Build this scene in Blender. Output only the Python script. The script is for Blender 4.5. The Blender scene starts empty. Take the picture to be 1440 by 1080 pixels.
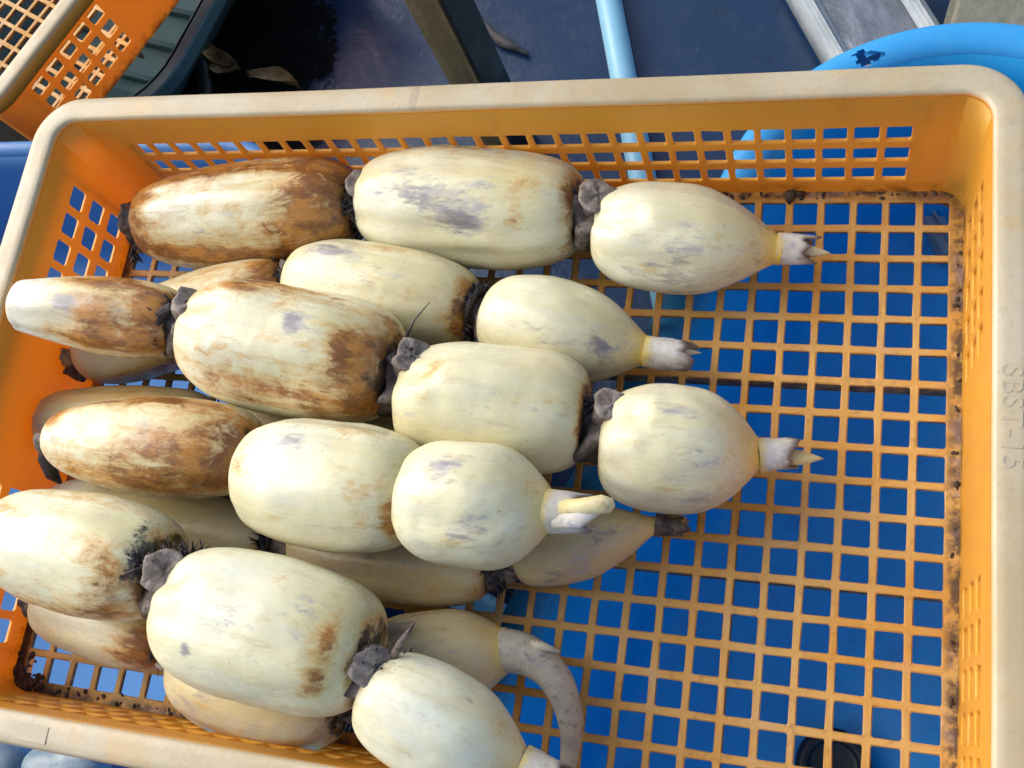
import bpy, bmesh, math, random
from mathutils import Vector, Matrix, noise as mn

random.seed(7)
scene = bpy.context.scene
COL = scene.collection
R = math.radians

# ------------------------------------------------------------------ camera
CAM = Vector((0.20777906, -0.13618209, 0.56601867))
AX = Vector((0.95425503, 0.13860207, -0.26492793))      # image right
AY = Vector((0.04921863, -0.94679511, -0.31805118))     # image down
AZ = Vector((-0.29491502, 0.29046255, -0.91030580))     # forward
FPX = 1445.118                                          # focal length in photo pixels (1440 wide)
cam_d = bpy.data.cameras.new('camera')
cam = bpy.data.objects.new('camera', cam_d)
COL.objects.link(cam)
m = Matrix((AX, -AY, -AZ)).transposed().to_4x4()
m.translation = CAM
cam.matrix_world = m
cam_d.sensor_width = 36.0
cam_d.lens = FPX * 36.0 / 1440.0
cam_d.clip_start = 0.01
cam_d.clip_end = 200
scene.camera = cam
scene.render.resolution_x, scene.render.resolution_y = 1024, 768

# ------------------------------------------------------------------ light
SUN_DIR = Vector((-0.785, 0.196, 0.588)).normalized()      # towards the sun
world = bpy.data.worlds.new('World')
scene.world = world
world.use_nodes = True
wn = world.node_tree
sky = wn.nodes.new('ShaderNodeTexSky')
sky.sky_type = 'NISHITA'
sky.sun_disc = False
sky.sun_elevation = math.asin(SUN_DIR.z)
sky.sun_rotation = math.atan2(SUN_DIR.x, SUN_DIR.y)
sky.dust_density = 3.0
bgn = wn.nodes['Background']
wn.links.new(sky.outputs[0], bgn.inputs[0])
bgn.inputs[1].default_value = 0.15
sun_d = bpy.data.lights.new('sun', 'SUN')
sun_d.energy = 2.05
sun_d.angle = R(60)
sun_d.color = (1.0, 0.985, 0.94)
sun = bpy.data.objects.new('sun', sun_d)
COL.objects.link(sun)
sun.rotation_euler = SUN_DIR.to_track_quat('Z', 'Y').to_euler()
vs = scene.view_settings
vs.view_transform = 'Standard'
vs.look = 'None'
vs.exposure = 0.54
vs.gamma = 1.0
vs.use_curve_mapping = False
scene.cycles.max_bounces = 6
scene.cycles.diffuse_bounces = 3
scene.cycles.glossy_bounces = 2
scene.cycles.transmission_bounces = 3

# ------------------------------------------------------------------ helpers
def ray(u, v):
    return AX * ((u - 720) / FPX) + AY * ((v - 540) / FPX) + AZ

def onz(u, v, z):
    d = ray(u, v)
    return CAM + d * ((z - CAM.z) / d.z)

def depth(p):
    return AZ.dot(p - CAM)

def link(name, me, mat=None, parent=None, smooth=True, loc=None):
    o = bpy.data.objects.new(name, me)
    COL.objects.link(o)
    if mat:
        if not me.materials:
            me.materials.append(mat)
    if parent:
        o.parent = parent
    if loc is not None:
        o.location = loc
    if smooth:
        me.shade_smooth()
    return o

def mesh(name, verts, faces):
    me = bpy.data.meshes.new(name)
    me.from_pydata([tuple(v) for v in verts], [], faces)
    me.update()
    return me

def empty(name, loc, rz=0.0):
    o = bpy.data.objects.new(name, None)
    COL.objects.link(o)
    o.location = loc
    o.rotation_euler = (0, 0, rz)
    o.empty_display_size = 0.02
    return o

def tag(o, label=None, cat=None, group=None, kind=None):
    if label: o['label'] = label
    if cat: o['category'] = cat
    if group: o['group'] = group
    if kind: o['kind'] = kind
    return o

def bev_box(sx, sy, sz, bev=0.001, seg=2):
    bm = bmesh.new()
    bmesh.ops.create_cube(bm, size=1.0)
    for v in bm.verts:
        v.co = Vector((v.co.x * sx, v.co.y * sy, v.co.z * sz))
    if bev:
        bmesh.ops.bevel(bm, geom=bm.edges[:], offset=bev, segments=seg, affect='EDGES')
    me = bpy.data.meshes.new('box')
    bm.to_mesh(me)
    bm.free()
    return me

def tube_verts(path, radii, n=12, squash=1.0, cap=True, hollow=0.0):
    """tube along a list of points with radii; returns verts, faces"""
    V, F = [], []
    up = Vector((0, 0, 1))
    prev = None
    for i, p in enumerate(path):
        a = path[max(0, i - 1)]
        b = path[min(len(path) - 1, i + 1)]
        d = (b - a).normalized()
        if prev is None:
            e1 = d.cross(up)
            if e1.length < 1e-4:
                e1 = d.cross(Vector((0, 1, 0)))
            e1.normalize()
        else:
            e1 = (prev - d * prev.dot(d)).normalized()
        prev = e1
        e2 = d.cross(e1)
        for k in range(n):
            a_ = 2 * math.pi * k / n
            V.append(p + e1 * math.cos(a_) * radii[i] + e2 * math.sin(a_) * radii[i] * squash)
    for i in range(len(path) - 1):
        for k in range(n):
            k2 = (k + 1) % n
            F.append((i * n + k, i * n + k2, (i + 1) * n + k2, (i + 1) * n + k))
    if cap:
        F.append(tuple(range(n))[::-1])
        F.append(tuple(range((len(path) - 1) * n, len(path) * n)))
    return V, F

# ------------------------------------------------------------------ material helpers
def new_mat(name):
    mt = bpy.data.materials.new(name)
    mt.use_nodes = True
    nt = mt.node_tree
    b = nt.nodes['Principled BSDF']
    return mt, nt, b

class NB:
    """small node-building helper"""
    def __init__(self, nt):
        self.nt = nt
        self.tc = nt.nodes.new('ShaderNodeTexCoord')
    def n(self, t, **kw):
        nd = self.nt.nodes.new(t)
        for k, v in kw.items():
            setattr(nd, k, v)
        return nd
    def l(self, a, b):
        self.nt.links.new(a, b)
    def coord(self, scale=(1, 1, 1), src='Object', rot=(0, 0, 0), loc=(0, 0, 0)):
        mp = self.n('ShaderNodeMapping')
        mp.inputs['Scale'].default_value = scale
        mp.inputs['Rotation'].default_value = rot
        mp.inputs['Location'].default_value = loc
        self.l(self.tc.outputs[src], mp.inputs['Vector'])
        return mp.outputs[0]
    def noise(self, scale, detail=4, rough=0.55, vec=None, dist=0.0):
        nd = self.n('ShaderNodeTexNoise')
        nd.inputs['Scale'].default_value = scale
        nd.inputs['Detail'].default_value = detail
        nd.inputs['Roughness'].default_value = rough
        nd.inputs['Distortion'].default_value = dist
        self.l(vec if vec is not None else self.tc.outputs['Object'], nd.inputs['Vector'])
        return nd.outputs['Fac']
    def ramp(self, src, stops):
        nd = self.n('ShaderNodeValToRGB')
        el = nd.color_ramp.elements
        while len(el) < len(stops):
            el.new(0.5)
        for e, (p, c) in zip(el, stops):
            e.position = p
            e.color = c if len(c) == 4 else (*c, 1)
        self.l(src, nd.inputs[0])
        return nd.outputs[0]
    def math(self, op, a, b=None, clamp=False):
        nd = self.n('ShaderNodeMath', operation=op, use_clamp=clamp)
        for i, x in enumerate((a, b)):
            if x is None: continue
            if isinstance(x, (int, float)): nd.inputs[i].default_value = x
            else: self.l(x, nd.inputs[i])
        return nd.outputs[0]
    def sstep(self, x, lo, hi, tomin=0.0, tomax=1.0):
        nd = self.n('ShaderNodeMapRange', interpolation_type='SMOOTHSTEP')
        nd.inputs['From Min'].default_value = lo
        nd.inputs['From Max'].default_value = hi
        nd.inputs['To Min'].default_value = tomin
        nd.inputs['To Max'].default_value = tomax
        self.l(x, nd.inputs['Value'])
        return nd.outputs['Result']
    def mix(self, fac, a, b):
        nd = self.n('ShaderNodeMix', data_type='RGBA')
        for s, x in ((0, fac), (6, a), (7, b)):
            if isinstance(x, (int, float)): nd.inputs[s].default_value = x
            elif isinstance(x, tuple): nd.inputs[s].default_value = x if len(x) == 4 else (*x, 1)
            else: self.l(x, nd.inputs[s])
        return nd.outputs[2]
    def attr(self, name):
        nd = self.n('ShaderNodeAttribute', attribute_name=name)
        return nd.outputs['Fac']
    def sep(self, vec=None):
        nd = self.n('ShaderNodeSeparateXYZ')
        self.l(vec if vec is not None else self.tc.outputs['Object'], nd.inputs[0])
        return nd.outputs
    def bump(self, h, bsdf, strength=0.3, dist=0.001):
        nd = self.n('ShaderNodeBump')
        nd.inputs['Strength'].default_value = strength
        nd.inputs['Distance'].default_value = dist
        self.l(h, nd.inputs['Height'])
        self.l(nd.outputs[0], bsdf.inputs['Normal'])
        return nd

def translucent_mix(nt, bsdf, colsock, col, fac):
    tr = nt.nodes.new('ShaderNodeBsdfTranslucent')
    if colsock is not None: nt.links.new(colsock, tr.inputs[0])
    else: tr.inputs[0].default_value = (*col, 1)
    mx = nt.nodes.new('ShaderNodeMixShader')
    mx.inputs[0].default_value = fac
    nt.links.new(bsdf.outputs[0], mx.inputs[1])
    nt.links.new(tr.outputs[0], mx.inputs[2])
    nt.links.new(mx.outputs[0], nt.nodes['Material Output'].inputs[0])

# ------------------------------------------------------------------ crate dimensions (metres)
H = 0.093                      # rim height above the floor grid
FX, FY = 0.2755, 0.1735        # half size of the inside at the floor
RX, RY = 0.2772, 0.1777        # half size of the inside at the rim
OX, OY = 0.2945, 0.1945        # half size of the rim outside
PX, PY = 0.018, 0.018 * 1.041  # floor pitch
CR = 0.014                     # inner corner radius

# orange plastic for walls
def mat_orange():
    mt, nt, b = new_mat('orange_plastic')
    k = NB(nt)
    base = k.mix(k.noise(9, 3), (0.91, 0.485, 0.05), (0.95, 0.56, 0.085))
    # dust film
    dust = k.sstep(k.noise(34, 6, 0.65, k.coord((1, 1, 2.2))), 0.52, 0.85, 0, 0.35)
    c = k.mix(dust, base, (0.72, 0.44, 0.20))
    # fine scratches
    sc = k.sstep(k.noise(120, 3, 0.6, k.coord((0.12, 0.12, 1.6), rot=(0.2, 0.3, 0.5))), 0.66, 0.74, 0, 0.3)
    c = k.mix(sc, c, (0.85, 0.55, 0.25))
    st2 = k.sstep(k.noise(40, 6, .7, k.coord((1, 1, .25), loc=(9, 1, 0))), .54, .72, 0, .42)
    c = k.mix(st2, c, (0.50, 0.24, 0.06))
    # mud along the foot of the wall
    x, y, z = k.sep()
    low = k.sstep(z, 0.013, 0.0)
    mud = k.math('MULTIPLY', low, k.sstep(k.noise(85, 6, 0.7), 0.45, 0.60), True)
    c = k.mix(k.math('MULTIPLY', mud, 0.85), c, (0.055, 0.035, 0.025))
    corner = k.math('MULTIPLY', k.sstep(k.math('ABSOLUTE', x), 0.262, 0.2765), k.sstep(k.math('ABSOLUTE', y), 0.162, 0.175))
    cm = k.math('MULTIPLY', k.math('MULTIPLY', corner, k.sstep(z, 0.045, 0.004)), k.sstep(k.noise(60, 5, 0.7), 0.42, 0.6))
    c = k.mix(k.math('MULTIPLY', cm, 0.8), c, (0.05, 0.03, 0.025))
    k.l(c, b.inputs['Base Color'])
    k.l(k.sstep(k.noise(20, 4), 0.3, 0.8, 0.34, 0.52), b.inputs['Roughness'])
    k.bump(k.noise(160, 5), b, 0.12, 0.001)
    translucent_mix(nt, b, None, (1.0, 0.46, 0.035), 0.42)
    return mt

def mat_floor():
    mt, nt, b = new_mat('dusty_orange_grid')
    k = NB(nt)
    base = k.mix(k.sstep(k.noise(14, 4), 0.35, 0.65), (0.63, 0.31, 0.05), (0.64, 0.385, 0.115))
    base = k.mix(k.sstep(k.noise(30, 5, 0.6), 0.52, 0.75, 0, .6), base, (0.58, 0.37, 0.21))
    base = k.mix(k.sstep(k.noise(150, 5, 0.7), 0.52, 0.70, 0, 0.5), base, (0.30, 0.15, 0.05))
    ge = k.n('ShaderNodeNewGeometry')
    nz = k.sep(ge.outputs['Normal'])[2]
    base = k.mix(k.math('MULTIPLY', k.sstep(nz, .9, .3), k.sstep(k.noise(120, 4, .7), .35, .6, .35, .95)), base, (0.13, 0.055, 0.018))   # grime and painted shade on the sides of the holes
    x, y, z = k.sep()
    ax, ay = k.math('ABSOLUTE', x), k.math('ABSOLUTE', y)
    edge = k.math('MAXIMUM', k.sstep(ax, 0.2655, 0.2735), k.sstep(ay, 0.1655, 0.1725))
    mud = k.math('MULTIPLY', edge, k.sstep(k.noise(70, 7, 0.75), 0.40, 0.56), True)
    c = k.mix(k.math('MULTIPLY', mud, 0.9), base, (0.05, 0.032, 0.028))
    lil = k.math('MULTIPLY', edge, k.sstep(k.noise(45, 6, 0.7, k.coord(loc=(3, 1, 0))), 0.5, 0.62), True)
    c = k.mix(k.math('MULTIPLY', lil, 0.5), c, (0.36, 0.25, 0.24))
    # black silt collected in the corners
    corner = k.math('MULTIPLY', k.sstep(ax, 0.215, 0.262), k.sstep(ay, 0.161, 0.168))
    corner = k.math('MAXIMUM', corner, k.math('MULTIPLY', k.sstep(k.math('MULTIPLY', x, -1.0), 0.2672, 0.2705), k.sstep(ay, 0.08, 0.14)))
    corner = k.math('MULTIPLY', corner, k.sstep(x, 0.24, 0.20, .35, 1))
    cs = k.math('MULTIPLY', corner, k.sstep(k.noise(55, 6, 0.7, k.coord(loc=(7, 2, 0))), 0.33, 0.47), True)
    c = k.mix(k.math('MULTIPLY', cs, 0.92), c, (0.022, 0.015, 0.013))
    k.l(c, b.inputs['Base Color'])
    k.l(k.sstep(k.noise(40, 4), 0.3, 0.7, 0.42, 0.7), b.inputs['Roughness'])
    k.bump(k.noise(260, 5), b, 0.3, 0.001)
    translucent_mix(nt, b, None, (0.9, 0.34, 0.05), 0.10)
    return mt

def mat_rim():
    mt, nt, b = new_mat('worn_pale_rim')
    k = NB(nt)
    base = k.mix(k.sstep(k.noise(12, 5, 0.6), 0.35, 0.68), (0.44, 0.345, 0.195), (0.52, 0.445, 0.31))
    base = k.mix(k.sstep(k.noise(26, 5, 0.65, k.coord(loc=(5, 5, 0))), 0.50, 0.70, 0, 0.55), base, (0.58, 0.36, 0.14))
    x, y, z = k.sep()
    # orange where the worn top turns down into the wall
    top = k.sstep(z, H - 0.0040, H - 0.0008)
    c = k.mix(top, (0.84, 0.35, 0.04), base)
    g = k.sstep(k.noise(300, 4, 0.75), 0.50, 0.72, 0, 0.5)
    c = k.mix(g, c, (0.38, 0.29, 0.19))
    sp = k.sstep(k.noise(48, 6, 0.72, k.coord(loc=(1, 8, 2))), 0.58, 0.78, 0, 0.55)
    c = k.mix(sp, c, (0.34, 0.25, 0.15))
    scr = k.sstep(k.noise(60, 2, 0.5, k.coord((1.0, 0.08, 1), rot=(0, 0, 0.9))), 0.70, 0.73, 0, 0.4)
    c = k.mix(scr, c, (0.3, 0.22, 0.16))
    k.l(c, b.inputs['Base Color'])
    k.l(k.sstep(k.noise(50, 5), 0.3, 0.7, 0.30, 0.5), b.inputs['Roughness'])
    k.bump(k.noise(330, 6, 0.65), b, 0.2, 0.001)
    return mt

M_OR, M_FL, M_RIM = mat_orange(), mat_floor(), mat_rim()

def panel(us, vs_, holes, P, T, hole_u, hole_v, fil=0.0018, ch=0.0006):
    """perforated sheet: us/vs_ cell lines, holes set of (i,j); P(u,v,w) -> point; front at w=T, back at w=0"""
    V, F = [], []
    def add(u, v, w):
        V.append(P(u, v, w)); return len(V) - 1
    nu, nv = len(us) - 1, len(vs_) - 1
    gF = [[add(u, v, T) for v in vs_] for u in us]
    gB = [[add(u, v, 0) for v in vs_] for u in us]
    def hpoly(cu, cv, hu, hv, f):
        pts = []
        for (sx, sy, a0) in ((1, 1, 0), (-1, 1, 90), (-1, -1, 180), (1, -1, 270)):
            for a in (0, 45, 90):
                an = R(a0 + a)
                pts.append((cu + sx * (hu - f) + f * math.cos(an), cv + sy * (hv - f) + f * math.sin(an)))
        return pts
    for i in range(nu):
        for j in range(nv):
            cF = (gF[i + 1][j + 1], gF[i][j + 1], gF[i][j], gF[i + 1][j])
            cB = (gB[i + 1][j + 1], gB[i][j + 1], gB[i][j], gB[i + 1][j])
            if (i, j) not in holes:
                F.append(cF); F.append(cB[::-1]); continue
            cu, cv = (us[i] + us[i + 1]) / 2, (vs_[j] + vs_[j + 1]) / 2
            jit = 1 + random.uniform(-.02, .02)
            o = [add(u, v, T) for u, v in hpoly(cu, cv, hole_u / 2 * jit + ch, hole_v / 2 * jit + ch, fil)]
            q = [add(u, v, T - ch) for u, v in hpoly(cu, cv, hole_u / 2 * jit, hole_v / 2 * jit, fil)]
            r = [add(u, v, 0) for u, v in hpoly(cu, cv, hole_u / 2 * jit + .0002, hole_v / 2 * jit + .0002, fil)]
            for lst in (o, q):
                for vi in lst:
                    p = Vector(V[vi])
                    V[vi] = tuple(p + .0004 * mn.noise_vector(p * 420))
            for c in range(4):
                a = 3 * c
                F.append((cF[c], o[a + 1], o[a])); F.append((cF[c], o[a + 2], o[a + 1]))
                F.append((cF[c], cF[(c + 1) % 4], o[(a + 3) % 12], o[a + 2]))
                F.append((cB[c], r[a], r[a + 1])); F.append((cB[c], r[a + 1], r[a + 2]))
                F.append((cB[c], r[a + 2], r[(a + 3) % 12], cB[(c + 1) % 4]))
            for a in range(12):
                a2 = (a + 1) % 12
                F.append((o[a], o[a2], q[a2], q[a])); F.append((q[a], q[a2], r[a2], r[a]))
    for i in range(nu):
        F.append((gF[i][0], gB[i][0], gB[i + 1][0], gF[i + 1][0]))
        F.append((gF[i + 1][nv], gB[i + 1][nv], gB[i][nv], gF[i][nv]))
    for j in range(nv):
        F.append((gF[0][j + 1], gB[0][j + 1], gB[0][j], gF[0][j]))
        F.append((gF[nu][j], gB[nu][j], gB[nu][j + 1], gF[nu][j + 1]))
    me = mesh('panel', V, F)
    bm = bmesh.new(); bm.from_mesh(me)
    bmesh.ops.recalc_face_normals(bm, faces=bm.faces[:])
    bm.to_mesh(me); bm.free()
    return me

def rrect(hx, hy, r, n=10, step=None):
    """rounded rectangle, counter-clockwise, list of (point, outward normal)"""
    out = []
    corners = ((hx - r, hy - r, 0), (-hx + r, hy - r, 90), (-hx + r, -hy + r, 180), (hx - r, -hy + r, 270))
    for ci, (cx, cy, a0) in enumerate(corners):
        for i in range(n + 1):
            a = R(a0 + 90 * i / n)
            out.append(((cx + r * math.cos(a), cy + r * math.sin(a)), (math.cos(a), math.sin(a))))
        if step:
            nx, ny, na = corners[(ci + 1) % 4]
            a = R(na)
            p0, p1 = out[-1][0], (nx + r * math.cos(a), ny + r * math.sin(a))
            L = math.hypot(p1[0] - p0[0], p1[1] - p0[1]); k = max(1, int(L / step))
            for i in range(1, k):
                t = i / k
                out.append(((p0[0] + (p1[0] - p0[0]) * t, p0[1] + (p1[1] - p0[1]) * t), (math.cos(a), math.sin(a))))
    return out

def sweep(path, prof, wob=0.0, closed_prof=True):
    """sweep a profile [(offset outward, z)] round a closed path"""
    V, F = [], []
    n, mm = len(path), len(prof)
    for i, ((x, y), (nx, ny)) in enumerate(path):
        for (d, z) in prof:
            w = wob * mn.noise(Vector((x * 9, y * 9, z * 4 + 3)))
            V.append((x + nx * (d + w), y + ny * (d + w), z + w * .5))
    for i in range(n):
        i2 = (i + 1) % n
        for j in range(mm if closed_prof else mm - 1):
            j2 = (j + 1) % mm
            F.append((i * mm + j, i2 * mm + j, i2 * mm + j2, i * mm + j2))
    return V, F

FLOOR_T = 0.0028
WT = 0.0022
EXT = 0.024       # flat part of the corner posts
def build_crate():
    root = empty('plastic_crate', (0, 0, 0))
    # floor grid
    us = [-FX] + [(-15 + i) * PX for i in range(31)] + [FX]
    vs_ = [-FY] + [(-9 + j) * PY for j in range(19)] + [FY]
    holes = {(i, j) for i in range(1, 31) for j in range(1, 19)}
    me = panel(us, vs_, holes, lambda u, v, w: (u, v, w - FLOOR_T), FLOOR_T, 0.0138, 0.0143, 0.0009)
    fl = link('floor_grid', me, M_FL, root, smooth=False)
    for yy in (3.0 * PY, -3.0 * PY):
        o = link('brace', bev_box(2 * FX - 0.004, 0.0036, 0.0118, 0.0008, 1), M_FL, fl)
        o.location = (0, yy, -FLOOR_T - 0.0057)
    for xx in (-9 * PX, 9 * PX):
        o = link('brace', bev_box(0.0036, 2 * FY - 0.004, 0.0112, 0.0008, 1), M_FL, fl)
        o.location = (xx, 0, -FLOOR_T - 0.0053)
    # long walls
    zs = [-FLOOR_T, 0.0095, 0.0285, 0.0480, 0.0672, H - 0.0045]
    def slope(z, a, b): return a + (b - a) * max(0.0, z) / H
    Lx = FX - CR - EXT
    pitch = 2 * 0.2365 / 29
    us = [-Lx] + ([] if Lx < 15 * pitch + 1e-4 else [-15 * pitch]) + [(-15 + i) * pitch for i in range(1, 30)] + ([] if Lx < 15 * pitch + 1e-4 else [15 * pitch]) + [Lx]
    if Lx < 15 * pitch + 1e-4:
        us = [-15 * pitch] + us[1:-1] + [15 * pitch]
        lx = 15 * pitch
        i0, i1 = 0, 30
    else:
        lx = Lx; i0, i1 = 1, 31
    holes = {(i, j) for i in range(i0, i1) for j in (1, 2, 3)}
    for s in (1, -1):
        me = panel(us, zs, holes, lambda u, v, w: (u * s, s * (slope(v, FY, RY) + WT - w), v), WT, 0.0124, 0.0122, 0.0012)
        link('wall', me, M_OR, root, smooth=False)
    # short walls: two groups of openings with a solid middle
    p2 = 0.0196
    Ly = FY - CR - 0.008
    g = [-0.1495 + p2 * i for i in range(6)]
    vs2 = [-Ly] + g + [-a for a in g[::-1]] + [Ly]
    holes = {(i, j) for i in (1, 2, 3, 4, 5, 7, 8, 9, 10, 11) for j in (1, 2, 3)}
    for s in (1, -1):
        me = panel(vs2, zs, holes, lambda u, v, w: (s * (slope(v, FX, RX) + WT - w), -u * s, v), WT, 0.0142, 0.0125)
        link('wall', me, M_OR, root, smooth=False)
    # corner posts: arc plus flat flanges, thicker outside than the walls
    for sx in (1, -1):
        for sy in (1, -1):
            V, F = [], []
            zz = [-0.0155, -FLOOR_T, 0.02, 0.05, H - 0.0045]
            for z in zz:
                hx, hy = slope(z, FX, RX), slope(z, FY, RY)
                pl = [((lx, hy), (0, 1))]
                for i in range(9):
                    a = R(90 - 90 * i / 8)
                    pl.append(((hx - CR + CR * math.cos(a), hy - CR + CR * math.sin(a)), (math.cos(a), math.sin(a))))
                pl.append(((hx, Ly), (1, 0)))
                for ((x, y), (nx, ny)) in pl:
                    V.append((sx * x, sy * y, z))
                for ((x, y), (nx, ny)) in pl:
                    V.append((sx * (x + nx * 0.0065), sy * (y + ny * 0.0065), z))
            n = 11
            for zi in range(len(zz) - 1):
                a, b = zi * 2 * n, (zi + 1) * 2 * n
                for i in range(n - 1):
                    F.append((a + i, a + i + 1, b + i + 1, b + i))
                    F.append((a + n + i, b + n + i, b + n + i + 1, a + n + i + 1))
                F.append((a, b, b + n, a + n)); F.append((a + n - 1, a + 2 * n - 1, b + 2 * n - 1, b + n - 1))
            for a in (0, (len(zz) - 1) * 2 * n):
                for i in range(n - 1):
                    F.append((a + i, a + n + i, a + n + i + 1, a + i + 1))
            me = mesh('post', V, F)
            bm = bmesh.new(); bm.from_mesh(me)
            bmesh.ops.recalc_face_normals(bm, faces=bm.faces[:])
            for f_ in bm.faces: f_.smooth = abs(f_.normal.z) < .5 and max(abs(f_.normal.x), abs(f_.normal.y)) < .985
            bm.to_mesh(me); bm.free()
            link('corner_post', me, M_OR, root, smooth=False)
    # rim
    pr = [(0.0, H - 0.0048), (0.0, H - 0.0022), (0.0007, H - 0.0008), (0.0021, H - 0.0001), (0.006, H), (0.011, H - 0.0001),
          (0.0148, H - 0.0003), (0.0161, H - 0.0012), (0.0170, H - 0.0032), (0.0176, H - 0.0130), (0.0150, H - 0.0130),
          (0.0144, H - 0.0048)]
    V, F = sweep(rrect(RX, RY, CR, 12, 0.012), pr, 0.0006)
    rim = link('rim', mesh('rim', V, F), M_RIM, root)
    return root, rim

crate, rim = build_crate()
tag(crate, 'orange plastic crate with worn pale rim and square grid floor, holding the lotus roots', 'crate', 'orange plastic crates')

# raised lettering on the right rim
def text_mesh(body, size, depth_, mat, name, parent, loc, rz):
    cu = bpy.data.curves.new('t', 'FONT')
    cu.body = body; cu.size = size; cu.extrude = depth_ * .15; cu.align_x = 'CENTER'; cu.align_y = 'CENTER'
    cu.space_character = 1.15
    cu.bevel_depth = 0.00004
    o = bpy.data.objects.new('t', cu)
    COL.objects.link(o)
    bpy.context.view_layer.update()
    me = bpy.data.meshes.new_from_object(o.evaluated_get(bpy.context.evaluated_depsgraph_get()))
    bpy.data.objects.remove(o)
    q = link(name, me, mat, parent, smooth=False)
    q.location = loc; q.rotation_euler = (0, 0, rz)
    return q
pc = onz(1420, 585, H)
let = text_mesh('SBST-15', 0.0125, 0.00022, M_RIM, 'raised_lettering', crate, (pc.x + 0.0005, pc.y, H), R(-90))
me_ = let.data
if 1:
    me_.materials.clear(); 
    mt, nt, b = new_mat('worn_lettering'); k = NB(nt)
    k.l(k.mix(k.sstep(k.noise(300, 4, .75), .5, .72, 0, .5), k.mix(k.noise(20, 4), (0.43, 0.35, 0.22), (0.49, 0.43, 0.32)), (.38, .29, .19)), b.inputs['Base Color']); b.inputs['Roughness'].default_value = .5
    me_.materials.append(mt)
pl_ = onz(45, 1031, H)
plate = link('label_plate', bev_box(0.0190, 0.0085, 0.0004, 0.00015, 2), mt, crate, smooth=False)
plate.location = (pl_.x, pl_.y, H + 0.0001)

# ------------------------------------------------------------------ second crate, far left, a copy
def copy_tree(o, parent=None):
    c = o.copy(); COL.objects.link(c)
    if parent: c.parent = parent
    for ch in list(o.children):
        if ch.name.startswith(('raised_lettering', 'label_plate')): continue
        copy_tree(ch, c)
    return c
th = R(-26.7)
ex, ey = Vector((math.cos(th), math.sin(th), 0)), Vector((-math.sin(th), math.cos(th), 0))
crate2 = copy_tree(crate)
CR2Z = -H - 0.015
cc = ex * (-0.527 - OX) + ey * 0.2113
crate2.location = (cc.x, cc.y, CR2Z)
crate2.rotation_euler = (0, 0, th)
tag(crate2, 'empty orange plastic crate standing on the dark teal crate', 'crate', 'orange plastic crates')

# ------------------------------------------------------------------ ground
GZ = -0.22
def mat_ground():
    mt, nt, b = new_mat('wet_ground_sky_tint')
    k = NB(nt)
    x, y, z = k.sep(k.tc.outputs['Object'])
    # reflections painted in: blue sky to the right, black left of a ragged border
    d = k.math('ADD', k.math('ADD', x, k.math('MULTIPLY', y, 0.12)), k.math('MULTIPLY', k.math('SUBTRACT', k.noise(26, 8, 0.75), 0.5), 0.16))
    wet_sky_tint = k.sstep(d, -0.245, -0.225)
    spk = k.sstep(k.noise(150, 4, 0.7), 0.66, 0.72)
    blue = k.mix(k.noise(7, 4), (0.007, 0.024, 0.064), (0.014, 0.040, 0.098))
    blue = k.mix(k.sstep(k.noise(60, 6, .7), .58, .72, 0, .7), blue, (0.008, 0.012, 0.022))
    blue = k.mix(k.sstep(k.noise(90, 5, .75, k.coord((1, .25, 1), rot=(0, 0, .6))), .64, .72, 0, .5), blue, (.10, .13, .17))  # pale scratches and painted reflection flecks
    dark = k.mix(k.sstep(k.noise(45, 6, .7), .45, .7), (0.003, 0.003, 0.003), (0.010, 0.009, 0.008))
    dark = k.mix(k.math('MULTIPLY', spk, .5), dark, (0.10, 0.09, 0.08))
    k.l(k.mix(wet_sky_tint, dark, blue), b.inputs['Base Color'])
    r1 = k.sstep(k.noise(30, 5, .6), .3, .7, .12, .30)
    rr = k.n('ShaderNodeMix', data_type='FLOAT')
    k.l(wet_sky_tint, rr.inputs[0]); rr.inputs[2].default_value = .75; k.l(r1, rr.inputs[3])
    k.l(rr.outputs[0], b.inputs['Roughness'])
    k.l(k.sstep(wet_sky_tint, 0, 1, .12, .5), b.inputs['Specular IOR Level'])
    k.bump(k.noise(70, 6, .65), b, .25, .002)
    return mt
gm = mesh('ground', [(-6, -6, GZ), (6, -6, GZ), (6, 6, GZ), (-6, 6, GZ)], [(0, 1, 2, 3)])
tag(link('ground', gm, mat_ground(), smooth=False), kind='structure')

# ------------------------------------------------------------------ plastics
def plastic(name, c1, c2, rough=.35, nscale=12, trans=0.0, dirt=0.0, dirtc=(.05, .05, .05), bump=.1):
    mt, nt, b = new_mat(name)
    k = NB(nt)
    c = k.mix(k.noise(nscale, 4), c1, c2)
    if dirt:
        c = k.mix(k.sstep(k.noise(40, 6, .7), .52, .72, 0, dirt), c, dirtc)
    k.l(c, b.inputs['Base Color'])
    k.l(k.sstep(k.noise(30, 4), .3, .7, max(.05, rough - .08), rough + .1), b.inputs['Roughness'])
    k.bump(k.noise(180, 4), b, bump, .001)
    if trans: translucent_mix(nt, b, c, None, trans)
    return mt
M_TUB = plastic('blue_tub_plastic', (0.010, 0.30, 0.70), (0.02, 0.43, 0.88), .42, 16, 0.12, .5, (.008, .20, .50))
M_TUBRIM = plastic('pale_blue_rim_plastic', (0.03, 0.33, 0.74), (0.045, 0.38, 0.80), .45, 14, 0.12, .12, (.18, .46, .68))
M_TUB2 = plastic('sky_blue_tub_plastic', (0.045, 0.17, 0.42), (0.06, 0.21, 0.50), .5, 6, 0.1, .2, (.10, .18, .30))
M_PIPE = plastic('pale_blue_pvc', (0.20, 0.48, 0.66), (0.30, 0.56, 0.72), .38, 18, 0, .25, (.16, .24, .28))
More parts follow.
